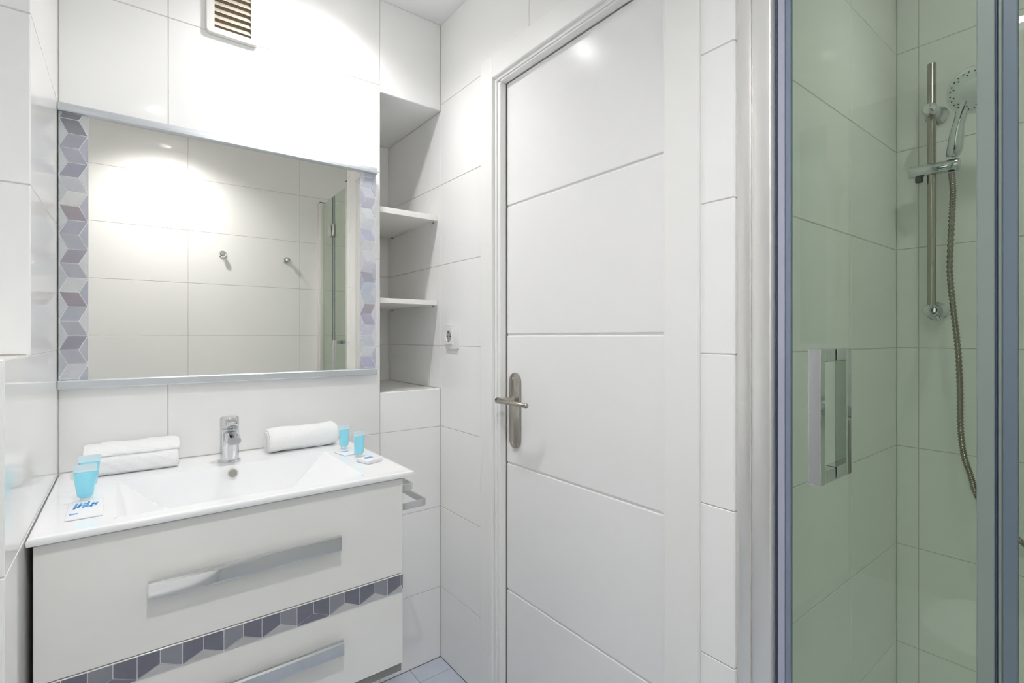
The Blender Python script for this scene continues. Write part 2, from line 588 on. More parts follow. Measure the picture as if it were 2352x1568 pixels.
D = [bm.verts.new((p[0], YA - .001, p[1])) for p in ix]
bridge(bm, A, B); bridge(bm, B, o2); bridge(bm, o2, Cc); bridge(bm, Cc, D)
finish(bm, 'frame', M['vent'], e, 40)
bm = nb(); box(bm, VX0 + .021, VX1 - .019, YA - .002, YA - .0008, VZ0 + .019, VZ1 - .019)
finish(bm, 'duct_back', M['ventdark'], e)
for i in range(8):
    z = VZ0 + .026 + i * .0192
    bm = nb()
    for q in (0,):
        pts = [(YA - .0105, z), (YA - .0105, z + .0022), (YA - .0025, z + .0145), (YA - .0025, z + .0122)]
        a = [bm.verts.new((VX0 + .0212, p[0], p[1])) for p in pts]
        b = [bm.verts.new((VX1 - .0192, p[0], p[1])) for p in pts]
        bm.faces.new(a); bm.faces.new(b); bridge(bm, a, b)
    finish(bm, 'slat', M['slat'], e)

# ---------------------------------------------------------------- socket
e = empty('wall_socket', (XB, 1.552, 1.195), 'white power socket on the tiled wall between niche and door', 'socket')
bm = nb()
prism(bm, rrect(-.044, .044, -.043, .043, .004), (XB, 1.552, 1.195), (0, 1, 0), (0, 0, 1), (-1, 0, 0), .008, .002)
finish(bm, 'plate', M['plastic'], e, 40)
sc = (1.566, 1.197)
bm = nb()      # raised insert with a round well
sq = rrect(-.024, .024, -.028, .028, .003, 8)
n = 36
R1 = [bm.verts.new((XB - .011, sc[0] + .0185 * math.cos(2 * PI * i / n + PI / 4 * 0), sc[1] + .0205 * math.sin(2 * PI * i / n))) for i in range(n)]
R2 = [bm.verts.new((XB - .0085, sc[0] + .017 * math.cos(2 * PI * i / n), sc[1] + .019 * math.sin(2 * PI * i / n))) for i in range(n)]
def sqpt(a):
    c_, s_ = math.cos(a), math.sin(a)
    k = min(.024 / max(abs(c_), 1e-6), .028 / max(abs(s_), 1e-6))
    return c_ * k, s_ * k
S1 = [bm.verts.new((XB - .011, sc[0] + sqpt(2 * PI * i / n)[0], sc[1] + sqpt(2 * PI * i / n)[1])) for i in range(n)]
S2 = [bm.verts.new((XB - .0075, sc[0] + sqpt(2 * PI * i / n)[0], sc[1] + sqpt(2 * PI * i / n)[1])) for i in range(n)]
bridge(bm, S2, S1); bridge(bm, S1, R1); bridge(bm, R1, R2)
finish(bm, 'insert', M['plastic'], e, 30)
bm = nb(); lathe(bm, (XB - .0083, sc[0], sc[1]), (-1, 0, 0), [(0, .0175), (.0006, .0175)], 32)
well = finish(bm, 'socket_well', M['socketgrey'], e)
for dy in (-.0095, .0095):
    bm = nb(); lathe(bm, (XB - .0088, sc[0] + dy, sc[1]), (-1, 0, 0), [(0, .0028), (.0005, .0028)], 12)
    finish(bm, 'pin_hole', M['dark'], well)
for dz in (-.0175, .0165):
    bm = nb(); box(bm, XB - .0115, XB - .0085, sc[0] - .004, sc[0] + .004, sc[1] + dz - .0018, sc[1] + dz + .0018)
    finish(bm, 'earth_clip', M['nickel'], well)

# ---------------------------------------------------------------- mirror with mosaic strips
MX, MY, MZ0, MZ1 = .2635, 1.6153, 1.068, 1.766
mir = empty('wall_mirror', (MX, MY, MZ0), 'wide mirror with grey cube-pattern mosaic strips and aluminium rails over the vanity', 'mirror', rz=-.0161)
def lbox(x0, x1, y0, y1, z0, z1, bev=0):
    b = nb(); box(b, x0 - MX, x1 - MX, y0 - MY, y1 - MY, z0 - MZ0, z1 - MZ0, bev, 2)
    return b
ML0, ML1, MR0, MR1 = -.134, -.0785, .6055, .661
finish(lbox(ML1, MR0, MY, MY + .005, 1.086, 1.748), 'mirror_glass', M['mirror'], mir, local=True)
finish(lbox(ML0, MR1, MY + .0055, MY + .014, 1.074, 1.760), 'back_panel', M['backing'], mir, local=True)
def rail(name, prof):
    b = nb()
    a1 = [b.verts.new((ML0 - .0005 - MX, p[0] - MY, p[1] - MZ0)) for p in prof]
    a2 = [b.verts.new((MR1 + .0015 - MX, p[0] - MY, p[1] - MZ0)) for p in prof]
    b.faces.new(a1); b.faces.new(a2); bridge(b, a1, a2)
    return finish(b, name, M['bar_alu'], mir, local=True)
rail('top_rail', [(MY + .014, 1.7415), (MY - .009, 1.7415), (MY - .011, 1.744), (MY - .009, 1.752), (MY - .002, 1.762), (MY + .004, 1.766), (MY + .014, 1.766)])
rail('bottom_rail', [(MY + .014, 1.0685), (MY - .009, 1.0685), (MY - .0105, 1.071), (MY - .0105, 1.087), (MY - .0085, 1.0895), (MY + .014, 1.0895)])
SEQ_L = [(190, 195, 196), (196, 199, 204), (168, 168, 180), (140, 138, 152), (164, 168, 178), (163, 168, 180), (146, 136, 147),
         (202, 204, 206), (166, 169, 180), (148, 144, 156), (164, 167, 178), (158, 162, 174), (148, 139, 148), (206, 209, 209),
         (184, 186, 192), (140, 142, 160), (158, 163, 174), (150, 152, 166), (120, 122, 132), (120, 122, 132)]
SEQ_R = [(186, 190, 200), (176, 174, 200), (204, 206, 212), (192, 198, 210), (194, 194, 210), (168, 164, 188), (158, 150, 160),
         (184, 190, 202), (180, 190, 208), (160, 160, 174), (192, 190, 202), (208, 208, 216), (200, 203, 204), (184, 186, 206),
         (196, 200, 208), (212, 216, 218), (174, 172, 190), (200, 203, 212), (180, 184, 200), (180, 184, 200)]
def strip(x0, x1, phase, p, seq, tri_l, tri_r, lb):
    st = finish(lbox(x0, x1, MY + .001, MY + .005, 1.088, 1.744), 'mosaic_strip', M['backing'], mir, local=True)
    tag(st, lb)
    wd = x1 - x0
    z_lo, z_hi = 1.0895, 1.7415
    k0 = int(math.floor((z_lo - phase) / p)) - 1
    polys = []
    n = 0
    for k in range(k0, k0 + 13):
        L, L2 = (0, phase + k * p), (0, phase + (k + 1) * p)
        A_, R_ = (.30 * wd, phase + (k + .5) * p), (.985 * wd, phase + (k + .5) * p + .0)
        B_, B2 = (.67 * wd, phase + k * p), (.67 * wd, phase + (k + 1) * p)
        Rm = (.985 * wd, phase + (k - .5) * p)
        polys.append(([L, B_, R_, A_], 'r'))
        polys.append(([A_, R_, B2, L2], 'r'))
        polys.append(([L, A_, L2], 'tl'))
        polys.append(([Rm, R_, B_], 'tr'))
    rh = 0
    for poly, kind in polys:
        q = clip(poly, 1, z_lo, True)
        q = clip(q, 1, z_hi, False) if len(q) > 2 else []
        if len(q) < 3: continue
        c = None
        if kind == 'r':
            c = seq[rh % len(seq)]; rh += 1
        q = inset(q, .0011)
        if not q: continue
        if kind == 'tl': c = tri_l[rh // 2 % len(tri_l)]
        if kind == 'tr': c = tri_r[rh // 2 % len(tri_r)]
        b = nb()
        prism(b, q, (x0 - MX, .0012, -MZ0), (1, 0, 0), (0, 0, 1), (0, -1, 0), .0014)
        finish(b, 'mosaic_tile', mosaic_mat(c), st, local=True)
strip(ML0, ML1, 1.1637, .0704, SEQ_L, [(190, 195, 198), (182, 187, 192), (196, 200, 202)], [(206, 209, 211), (172, 177, 188), (176, 178, 190), (204, 208, 210), (170, 172, 186)],
      'grey mosaic strip at the left edge')
strip(MR0, MR1, 1.130, .0704, SEQ_R, [(212, 214, 218), (176, 178, 192), (206, 209, 214), (192, 196, 208)], [(208, 211, 218), (200, 204, 214), (180, 184, 198), (210, 213, 219)],
      'paler grey mosaic strip at the right edge')

# ---------------------------------------------------------------- vanity
VL, VR, VF = -.127, .542, 1.150
van = empty('vanity_cabinet', (.2075, 1.39, .37), 'wall-hung gloss white vanity with two drawers, chrome bar handles and a mosaic band', 'vanity')
bm = nb(); box(bm, VL, VL + .016, VF + .018, YA - .001, .372, .846)
finish(bm, 'side_panel', M['carcass'], van)
bm = nb(); box(bm, VR - .016, VR, VF + .018, YA - .001, .372, .846)
finish(bm, 'side_panel', M['cabinet'], van)
bm = nb(); box(bm, VL + .0165, VR - .0165, VF + .03, YA - .001, .372, .388)
finish(bm, 'bottom_panel', M['carcass'], van)
bm = nb(); box(bm, VL + .0165, VR - .0165, YA - .012, YA - .001, .389, .70)
finish(bm, 'back_panel', M['carcass'], van)
bm = nb(); box(bm, VL + .004, VR - .001, VF + .006, VF + .018, .362, .3835, .001, 1)
finish(bm, 'bottom_rail', M['plinth'], van)
bm = nb(); box(bm, VL, VR, VF, VF + .0175, .6085, .843, .0012, 1)
dr1 = finish(bm, 'drawer', M['cabinet'], van)
bm = nb(); box(bm, VL, VR, VF, VF + .0175, .3845, .6065, .0010, 1)
dr2 = finish(bm, 'drawer', M['cabinet'], van)
tag(dr2, 'lower drawer front with a mosaic band along its top edge')
def bar_handle(parent, x0, x1, z0, z1):
    b = nb()
    # flat front bar with curved lips turned back to the drawer
    yf = VF - .027
    prof = [(yf, z0), (yf - .001, z0 + .003), (yf - .001, z1 - .005), (yf + .0015, z1 - .0015), (yf + .005, z1), (yf + .010, z1), (yf + .010, z1 - .003), (yf + .004, z1 - .004), (yf + .003, z0 + .001)]
    a = [b.verts.new((x0, p[0], p[1])) for p in prof]
    c = [b.verts.new((x1, p[0], p[1])) for p in prof]
    b.faces.new(a); b.faces.new(c); bridge(b, a, c)
    h = finish(b, 'bar_handle', M['chrome'], parent)
    for xx in (x0 + .035, x1 - .035):
        b = nb(); lathe(b, (xx, VF, (z0 + z1) / 2), (0, -1, 0), [(0, .006), (.0235, .006)], 14)
        finish(b, 'handle_post', M['chrome'], h, 40)
bar_handle(dr1, .029, .381, .7145, .7465)
bar_handle(dr2, .032, .386, .477, .508)
# mosaic band
bm = nb(); box(bm, VL + .001, VR - .0005, VF - .0009, VF + .001, .5625, .6060)
band = finish(bm, 'mosaic_band', M['backing'], dr2)
jx = [-.127 + .0005] + [-.092 + .0349 * i for i in range(19)] + [VR - .0005]
DK = [(100, 100, 116), (126, 127, 138), (130, 131, 141), (104, 104, 119), (152, 151, 151), (98, 98, 114), (130, 132, 142), (140, 140, 148)]
LT = [(184, 182, 183), (108, 106, 121), (188, 187, 187), (186, 184, 186), (180, 180, 181)]
ZT, ZJ, ZB = .6060, .5802, .5640
def band_piece(q, col):
    q = inset(q, .0007)
    if not q: return
    b = nb(); prism(b, q, (0, VF - .0008, 0), (1, 0, 0), (0, 0, 1), (0, -1, 0), .0012)
    # sub-parts stop at the third level, so the pieces belong to the drawer front
    finish(b, 'mosaic_tile', mosaic_mat(col), dr2)
for i in range(len(jx) - 1):
    xa, xb = jx[i], jx[i + 1]
    # joint index: odd entries of the regular run are full height
    fa = (i % 2 == 0) 
    za, zb = (ZB, ZJ) if fa else (ZJ, ZB)
    if i == len(jx) - 2: za, zb = (ZB, ZJ) if fa else (ZJ, ZB)
    band_piece([(xa, za), (xb, zb), (xb, ZT), (xa, ZT)], DK[(i * 5 + i // 3) % len(DK)])
    if fa and i + 2 < len(jx):
        band_piece([(xa, ZB - .0018), (jx[i + 2], ZB - .0018), (jx[i + 2], ZB), (xb, ZJ), (xa, ZB)], LT[(i // 2) % len(LT)])

# washbasin top: one ceramic slab with a moulded basin
TX0, TX1, TY0, TY1, TZ = -.134, .566, 1.135, 1.6395, .861
BX0, BX1, BY0, BY1, BD = -.022, .452, 1.178, 1.476, .088
def sstep(t):
    t = max(0, min(1, t))
    return t * t * (3 - 2 * t) * .25 + t * .75
def depth(x, y):
    if not (BX0 < x < BX1 and BY0 < y < BY1): return 0
    a = (x - BX0) / .105
    b = (BX1 - x) / .105
    c_ = (y - BY0) / .075
    d_ = (BY1 - y) / .020
    return BD * sstep(min(a, b, c_, d_, 1)) + .002 * min(a, b, c_, d_, 1)
def axis_pts(a, b, marks, n):
    s_ = set(round(a + (b - a) * i / n, 5) for i in range(n + 1))
    for m_ in marks: s_.add(round(m_, 5))
    return sorted(s_)
xs = axis_pts(TX0 + .004, TX1 - .004, [BX0, BX1, BX0 + .003, BX1 - .003, BX0 + .105, BX1 - .105], 90)
ys = axis_pts(TY0 + .004, TY1, [BY0, BY1, BY1 - .003, BY1 - .006, BY1 - .01, BY1 - .014, BY1 - .020, BY0 + .003, BY0 + .075], 64)
van_top = empty('washbasin', (.216, 1.39, .848), 'white ceramic washbasin top with a shallow rectangular bowl on the vanity', 'washbasin')
bm = nb()
grid = [[bm.verts.new((x, y, TZ - depth(x, y))) for y in ys] for x in xs]
for i in range(len(xs) - 1):
    for j in range(len(ys) - 1):
        bm.faces.new((grid[i][j], grid[i + 1][j], grid[i + 1][j + 1], grid[i][j + 1]))
loop = [grid[i][0] for i in range(len(xs))] + [grid[-1][j] for j in range(1, len(ys))] + [grid[i][-1] for i in range(len(xs) - 2, -1, -1)] + [grid[0][j] for j in range(len(ys) - 2, 0, -1)]
def off(v, d, z):
    x = v.co.x; y = v.co.y
    if abs(x - xs[0]) < 1e-6: x -= d
    if abs(x - xs[-1]) < 1e-6: x += d
    if abs(y - ys[0]) < 1e-6: y -= d
    return bm.verts.new((x, y, z))
prev = loop
for d_, z_ in ((.0025, TZ - .0008), (.004, TZ - .003), (.004, TZ - .010), (.003, TZ - .0125), (0, .8482)):
    cur = [off(v, d_, z_) for v in loop]
    bridge(bm, prev, cur)
    prev = cur
# underside: shell of the bowl
inner = [bm.verts.new((.216 + (v.co.x - .216) * .90, 1.36 + (v.co.y - 1.36) * .90, .8482)) for v in loop]
bridge(bm, prev, inner)
finish(bm, 'basin_top', M['ceramic'], van_top, 35)
bm = nb(); lathe(bm, (.2147, 1.4695, .8405), (0, -1, .2), [(0, .0118), (.0035, .0118), (.0042, .0108), (.0042, .0095), (.0005, .0092), (.0005, .0001)], 30, False)
ov = finish(bm, 'overflow_ring', M['chrome'], van_top, 40)
bm = nb(); lathe(bm, (.2147, 1.4695, .8405), (0, -1, .2), [(0, .0094), (.0012, .0094)], 24)
finish(bm, 'overflow_hole', M['nickel'], ov)
bm = nb(); lathe(bm, (.214, 1.36, TZ - BD - .003), (0, 0, 1), [(0, .021), (.003, .021), (.0045, .018), (.006, .0001)], 30)
finish(bm, 'drain_cap', M['chrome'], van_top, 40)

# ---------------------------------------------------------------- tap
TPX, TPY = .2155, 1.527
tap = empty('basin_tap', (TPX, TPY, TZ), 'short chrome mixer tap on the rim of the washbasin', 'tap')
bm = nb(); lathe(bm, (TPX, TPY, TZ + .0003), (0, 0, 1), [(0, .0265), (.004, .0265), (.0065, .0235), (.0065, .0225), (.088, .0225), (.089, .0215)], 40)
finish(bm, 'body', M['chrome'], tap, 35)
bm = nb()          # short spout falling forward
sp = [Vector((TPX, TPY - .010, TZ + .074)), Vector((TPX, TPY - .036, TZ + .074)), Vector((TPX, TPY - .060, TZ + .071)), Vector((TPX, TPY - .080, TZ + .067))]
secs = []
for i, p in enumerate(sp):
    wv, hv = (.0165, .011) if i < 3 else (.015, .009)
    secs.append([bm.verts.new(p + Vector((a * wv, 0, b * hv))) for a, b in ((-1, -.5), (-.6, -1), (.6, -1), (1, -.5), (1, .5), (.6, 1), (-.6, 1), (-1, .5))])
for a, b in zip(secs, secs[1:]): bridge(bm, a, b)
bm.faces.new(secs[0]); bm.faces.new(secs[-1])
spo = finish(bm, 'spout', M['chrome'], tap, 30)
bm = nb(); lathe(bm, (TPX, TPY - .068, TZ + .0625), (0, -.2, -1), [(0, .0095), (.007, .0095), (.007, .0075), (.003, .0075)], 24)
finish(bm, 'aerator', M['nickel'], spo, 40)
bm = nb()          # flat-topped lever block
lathe(bm, (TPX, TPY, TZ + .0905), (0, 0, 1), [(0, .0215), (.001, .0228), (.026, .0228), (.0295, .0205), (.030, .0001)], 36)
lev = finish(bm, 'lever_cap', M['chrome'], tap, 35)
bm = nb()
pts = [(-.021, .0985), (-.060, .1015), (-.063, .106), (-.062, .1125), (-.021, .1185)]
a = [bm.verts.new((TPX - .0115, TPY + p[0] + .006, TZ + p[1])) for p in pts]
b = [bm.verts.new((TPX + .0115, TPY + p[0] + .006, TZ + p[1])) for p in pts]
bm.faces.new(a); bm.faces.new(b); bridge(bm, a, b)
bmesh.ops.bevel(bm, geom=list(bm.edges), offset=.0015, segments=2, profile=.5, affect='EDGES')
finish(bm, 'lever_tongue', M['chrome'], lev, 35)

# ---------------------------------------------------------------- towels
def extruded_cloth(name, prof, x0, x1, parent, nx=40, wob=.0012, endr=.006, shear=0):
    """closed profile (y, z) extruded along x, ends rounded, with small waves"""
    b = nb()
    n = len(prof)
    cy = sum(p[0] for p in prof) / n
    cz = sum(p[1] for p in prof) / n
    rings = []
    for i in range(nx + 1):
        t = i / nx
        x = x0 + (x1 - x0) * t
        e_ = min(t, 1 - t) * (x1 - x0)
        sc_ = 1 if e_ > endr else 1 - .10 * (1 - e_ / endr) ** 2
        R = []
        for j, p in enumerate(prof):
            wv = wob * (math.sin(31 * t + j * .5) + math.sin(13 * t + j * .23 + 2))
            yy = cy + (p[0] - cy) * sc_ + wv * .5 + shear * (t - .5)
            zz = cz + (p[1] - cz) * sc_ + (wv if p[1] > cz else 0)
            R.append(b.verts.new((x, yy, max(zz, TZ + .0004))))
        rings.append(R)
    for A_, B_ in zip(rings, rings[1:]): bridge(b, A_, B_)
    b.faces.new(rings[0]); b.faces.new(rings[-1])
    return finish(b, name, M['towel'], parent, 60)

def resample(pts, n):
    pts = [Vector((p[0], p[1], 0)) for p in pts]
    pts.append(pts[0])
    L = [0]
    for a, b in zip(pts, pts[1:]): L.append(L[-1] + (b - a).length)
    out = []
    k = 0
    for i in range(n):
        s_ = L[-1] * i / n
        while L[k + 1] < s_: k += 1
        t = (s_ - L[k]) / max(L[k + 1] - L[k], 1e-9)
        q = pts[k].lerp(pts[k + 1], t)
        out.append((q.x, q.y))
    return out

t1 = empty('folded_towel', (.012, 1.583, TZ), 'white folded hand towel at the left end of the basin behind two blue tubes', 'towel', 'white hand towels')
# lower fold and upper fold, the upper lying back a little
low = spline([(1.548, TZ + .001, 0), (1.537, TZ + .010, 0), (1.534, TZ + .026, 0), (1.538, TZ + .041, 0), (1.552, TZ + .049, 0), (1.59, TZ + .050, 0), (1.626, TZ + .046, 0), (1.633, TZ + .022, 0), (1.626, TZ + .001, 0), (1.59, TZ + .0005, 0)], 8)
extruded_cloth('towel_lower_fold', [(p.x, p.y) for p in low], -.083, .103, t1)
upp = spline([(1.552, TZ + .044, 0), (1.541, TZ + .049, 0), (1.546, TZ + .058, 0), (1.566, TZ + .066, 0), (1.595, TZ + .0705, 0), (1.620, TZ + .067, 0), (1.629, TZ + .054, 0), (1.62, TZ + .047, 0), (1.59, TZ + .046, 0)], 8)
extruded_cloth('towel_upper_fold', [(p.x, p.y) for p in upp], -.085, .106, t1)

t2 = empty('rolled_towel', (.415, 1.575, TZ), 'white rolled hand towel on the basin rim right of the tap', 'towel', 'white hand towels', rz=.07)
b = nb()
turns, R0, R1_ = 3.2, .008, .0335
N = 120
nx = 30
cl = []
for i in range(N + 1):
    a = turns * 2 * PI * i / N
    r = R0 + (R1_ - R0) * (i / N) ** .9
    cl.append((r * math.cos(-a + 4.2), r * math.sin(-a + 4.2), a))
th_ = .0035
def spiral_ring(x, k):
    out = []
    for s_ in (1, -1):
        rng = range(N + 1) if s_ == 1 else range(N, -1, -1)
        for i in rng:
            y, z, a = cl[i]
            r = math.hypot(y, z)
            rr = r + s_ * th_ / 2 * k
            wv = .0006 * math.sin(x * 160 + i * .6)
            out.append((x, y / r * (rr + wv), max(z / r * (rr + wv), -.0338)))
    return out
# solid roll: outer skin plus spiral lip on both ends
rings = []
for i in range(nx + 1):
    x = -.099 + .198 * i / nx
    e_ = min(i, nx - i) / nx * .198
    k = 1 if e_ > .008 else .90 + .10 * (e_ / .008) ** .5
    ex = .0
    R = []
    for j in range(64):
        a = 2 * PI * j / 64
        rr = (.0355 + .0012 * math.sin(3 * a + 9 * x * 4) + .0007 * math.sin(x * 90 + 5 * a)) * k
        if 1.1 < a < 1.35: rr += .0016
        z = rr * math.sin(a) * .96
        R.append(b.verts.new((x, rr * math.cos(a), max(z, -.0339))))
    rings.append(R)
for A_, B_ in zip(rings, rings[1:]): bridge(b, A_, B_)
b.faces.new(rings[0]); b.faces.new(rings[-1])
bmesh.ops.translate(b, verts=b.verts, vec=(0, 0, .0345))
finish(b, 'roll', M['towel'], t2, 60, local=True)
for sx in (-1, 1):
    b = nb()
    tube(b, [(sx * .0992, p[0] * .88, p[1] * .84 + .0345) for p in cl[::2]], .0022, 8)
    finish(b, 'spiral_edge', M['towel'], t2, 60, local=True)

# ---------------------------------------------------------------- amenity tubes
def tube_bottle(x, y, h, wtop, rz, label):
    e = empty('toiletry_tube', (x, y, TZ), label, 'tube', 'blue toiletry tubes', rz=rz)
    cap_h = .0085
    b = nb(); lathe(b, (0, 0, .0003), (0, 0, 1), [(0, .0075), (cap_h - .001, .0082), (cap_h, .0075)], 24)
    finish(b, 'cap', M['cap'], e, 40, local=True)
    b = nb()
    n, k = 28, 10
    rings = []
    zc = h * .80
    for i in range(k + 1):
        t = i / k
        z = cap_h + (zc - cap_h) * t
        rx = (.0125 + (wtop / 2 - .0125) * t ** .8) if i else .0095
        ry = .0125 * (1 - t ** 1.6 * .80) if i else .0095
        if i == 0: z = cap_h
        if i == 1: z = cap_h + .003; rx, ry = .0128, .0122
        rings.append([b.verts.new((rx * math.cos(2 * PI * j / n), ry * math.sin(2 * PI * j / n), z)) for j in range(n)])
    for A_, B_ in zip(rings, rings[1:]): bridge(b, A_, B_)
    b.faces.new(rings[0]); b.faces.new(rings[-1])
    finish(b, 'body', M['gel'], e, 50, local=True)
    b = nb()
    secs = []
    for z, rx, ry in ((zc + .0002, wtop / 2, .0025), (zc + .004, wtop / 2 + .0003, .0016), (h, wtop / 2 + .0012, .0007)):
        secs.append([b.verts.new((sx * rx, sy * ry, z)) for sx, sy in ((-1, -1), (1, -1), (1, 1), (-1, 1))])
    for A_, B_ in zip(secs, secs[1:]): bridge(b, A_, B_)
    b.faces.new(secs[0]); b.faces.new(secs[-1])
    finish(b, 'crimp', M['clear'], e, local=True)
tube_bottle(-.070, 1.337, .0745, .0365, .05, 'small blue tube nearest the front at the left end of the basin')
tube_bottle(-.068, 1.437, .0745, .0365, .05, 'small blue tube between the front blue tube and the folded towel')
tube_bottle(.511, 1.365, .0715, .034, .25, 'small blue tube at the right end of the basin beside the soap packet')
tube_bottle(.511, 1.488, .0715, .034, .25, 'small blue tube beside the end of the rolled towel')

# packets with blue print
def packet(x, y, w_, l_, h, rz, marks, name, label):
    e = empty(name, (x, y, TZ), label, 'packet', rz=rz)
    b = nb(); box(b, -w_ / 2, w_ / 2, -l_ / 2, l_ / 2, .0003, h, min(.002, h * .35), 2)
    finish(b, 'wrapper', M['paper'], e, 40, local=True)
    for i, poly in enumerate(marks):
        b = nb(); prism(b, poly, (0, 0, h), (1, 0, 0), (0, 1, 0), (0, 0, 1), .0002)
        finish(b, 'print', M['ink'], e, local=True)
def stroke(x, y, w_, l_, sk):
    return [(x, y), (x + w_, y), (x + w_ + sk, y + l_), (x + sk, y + l_)]
marks = []
for i in range(6):
    marks.append(stroke(-.019 + i * .0062 + random.uniform(-.0006, .0006), .004 + (i % 2) * .006, .0040, .040 - (i % 3) * .008, .0035))
for i in range(5):
    marks.append(stroke(-.018 + i * .0068, .010 + (i % 3) * .011, .0066, .0055, .001))
marks.append(stroke(-.022, -.034, .012, .008, 0))
packet(-.066, 1.268, .054, .125, .003, .02, marks, 'paper_packet', 'flat white paper packet with blue print at the front left of the basin')
packet(.512, 1.292, .046, .050, .010, .30, [[(-.014, 0), (.012, -.002), (.016, .012), (-.008, .014)]], 'soap_packet', 'small white soap packet with a blue print at the right end of the basin')
packet(.497, 1.425, .045, .060, .003, .15, [[(-.008, .010), (.012, .008), (.012, .018), (-.008, .019)]], 'sachet', 'flat white sachet lying between the two blue tubes on the right')

# ---------------------------------------------------------------- double towel rail on the vanity side
tr = empty('towel_rail', (VR, 1.30, .75), 'chrome double towel rail on the right side of the vanity', 'towel rail')
def flat_loop(x1, y0, y1, z, name):
    """flat strip: arm out from the cabinet side, bar along y, arm back"""
    b = nb()
    hw, hh = .0025, .0085
    path = [(VR + .001, y0), (x1 - .006, y0), (x1, y0 + .006), (x1, y1 - .006), (x1 - .006, y1), (VR + .001, y1)]
    secs = []
    for i, p in enumerate(path):
        p = Vector((p[0], p[1], z))
        if i == 0: t = Vector((path[1][0] - path[0][0], path[1][1] - path[0][1], 0))
        elif i == len(path) - 1: t = Vector((path[-1][0] - path[-2][0], path[-1][1] - path[-2][1], 0))
        else: t = Vector((path[i + 1][0] - path[i - 1][0], path[i + 1][1] - path[i - 1][1], 0))
        t.normalize()
        nrm = Vector((t.y, -t.x, 0))
        secs.append([b.verts.new(p + nrm * (a * hw) + Vector((0, 0, c_ * hh))) for a, c_ in ((-1, -1), (1, -1), (1, 1), (-1, 1))])
    for A_, B_ in zip(secs, secs[1:]): bridge(b, A_, B_)
    b.faces.new(secs[0]); b.faces.new(secs[-1])
    finish(b, name, M['chrome'], tr, 30)
flat_loop(.598, 1.208, 1.52, .800, 'upper_bar')
flat_loop(.634, 1.204, 1.52, .752, 'lower_bar')
bm = nb(); box(bm, VR + .0003, VR + .004, 1.19, 1.225, .735, .815, .001, 1)
finish(bm, 'mount_plate', M['chrome'], tr)

# ---------------------------------------------------------------- robe hooks on the wall behind the camera
for hx, hz, lb in ((.385, 1.683, 'round chrome robe hook left in the mirror'), (.738, 1.677, 'round chrome robe hook right in the mirror, nearer the shower')):
    e = empty('robe_hook', (hx, YF, hz), lb, 'hook', 'chrome robe hooks')
    bm = nb(); lathe(bm, (hx, YF + .0003, hz), (0, 1, 0), [(0, .021), (.004, .021), (.007, .018), (.007, .009)], 30)
    finish(bm, 'rosette', M['chrome'], e, 35)
    bm = nb(); lathe(bm, (hx, YF + .006, hz), (0, 1, .12), [(0, .0075), (.010, .0065), (.016, .010), (.022, .0135), (.027, .0125), (.029, .006)], 24)
    finish(bm, 'knob', M['chrome'], e, 45)

# ---------------------------------------------------------------- shower enclosure
GX = .945
ZG0, ZG1 = .055, 2.05
bm = nb()
box(bm, .95, XR - .001, YF + .001, YS - .001, .0005, .03, .004, 2)
tray = finish(bm, 'shower_tray', M['ceramic'])
tag(tray, 'white shower tray behind the green glass', 'shower tray')

enc = empty('shower_enclosure', (GX, .17, .0), 'green glass shower enclosure with a satin metal profile and a hinged door', 'shower enclosure')
# wall profile (two telescoping channels) on the door side
def profile(y0, y1, y2, sgn):
    b = nb()
    box(b, .921, .958, min(y0, y1), max(y0, y1), .03, 2.062, .0015, 2)
    finish(b, 'wall_profile', M['alu'], enc, 30)
    b = nb()
    box(b, .9245, .956, min(y1, y2), max(y1, y2), .03, 2.060, .003, 3)
    finish(b, 'frame_profile', M['alu'], enc, 30)
    b = nb()
    box(b, .9235, .9575, min(y1, y2) - .0002, max(y1, y2) + .0002, 2.0605, 2.066, .001, 1)
    finish(b, 'profile_cap', M['rubber'], enc)
profile(YS - .0005, .466, .430, 1)
profile(YF + .0005, YF + .027, YF + .058, -1)
# seals on the door edge
def strip_box(name, x0, x1, y0, y1, m):
    b = nb(); box(b, x0, x1, y0, y1, ZG0, ZG1, min(.0012, (x1 - x0) * .3, (y1 - y0) * .3), 1)
    return finish(b, name, M[m], enc)
strip_box('edge_seal', GX - .004, GX + .006, .4255, .4295, 'pvc_dark')
strip_box('edge_seal', GX - .006, GX + .006, .4130, .4250, 'pvc_light')
strip_box('edge_seal', GX - .005, GX + .006, .4035, .4125, 'pvc_blue')
bm = nb(); box(bm, GX - .003, GX + .003, .1562, .4034, ZG0, ZG1, .0006, 1)
leafg = finish(bm, 'glass_door', M['glass'], enc)
strip_box('hinge_seal', GX - .004, GX + .004, .1372, .1560, 'pvc_green')
strip_box('hinge_seal', GX - .004, GX + .004, .1350, .1370, 'pvc_dark')
strip_box('hinge_seal', GX - .003, GX + .005, .1300, .1345, 'pvc_green')
strip_box('hinge_seal', GX - .005, GX + .005, .1150, .1295, 'pvc_slate')
bm = nb(); box(bm, GX - .003, GX + .003, YF + .0585, .1148, ZG0, ZG1, .0006, 1)
finish(bm, 'fixed_panel', M['glass'], enc)
for hz in (1.84, .25):
    b = nb()
    box(b, GX - .016, GX - .006, .088, .130, hz - .036, hz + .036, .002, 2)
    box(b, GX - .016, GX - .006, .138, .180, hz - .036, hz + .036, .002, 2)
    lathe(b, (GX - .012, .134, hz - .038), (0, 0, 1), [(0, .007), (.076, .007)], 16)
    finish(b, 'hinge', M['chrome'], enc, 40)
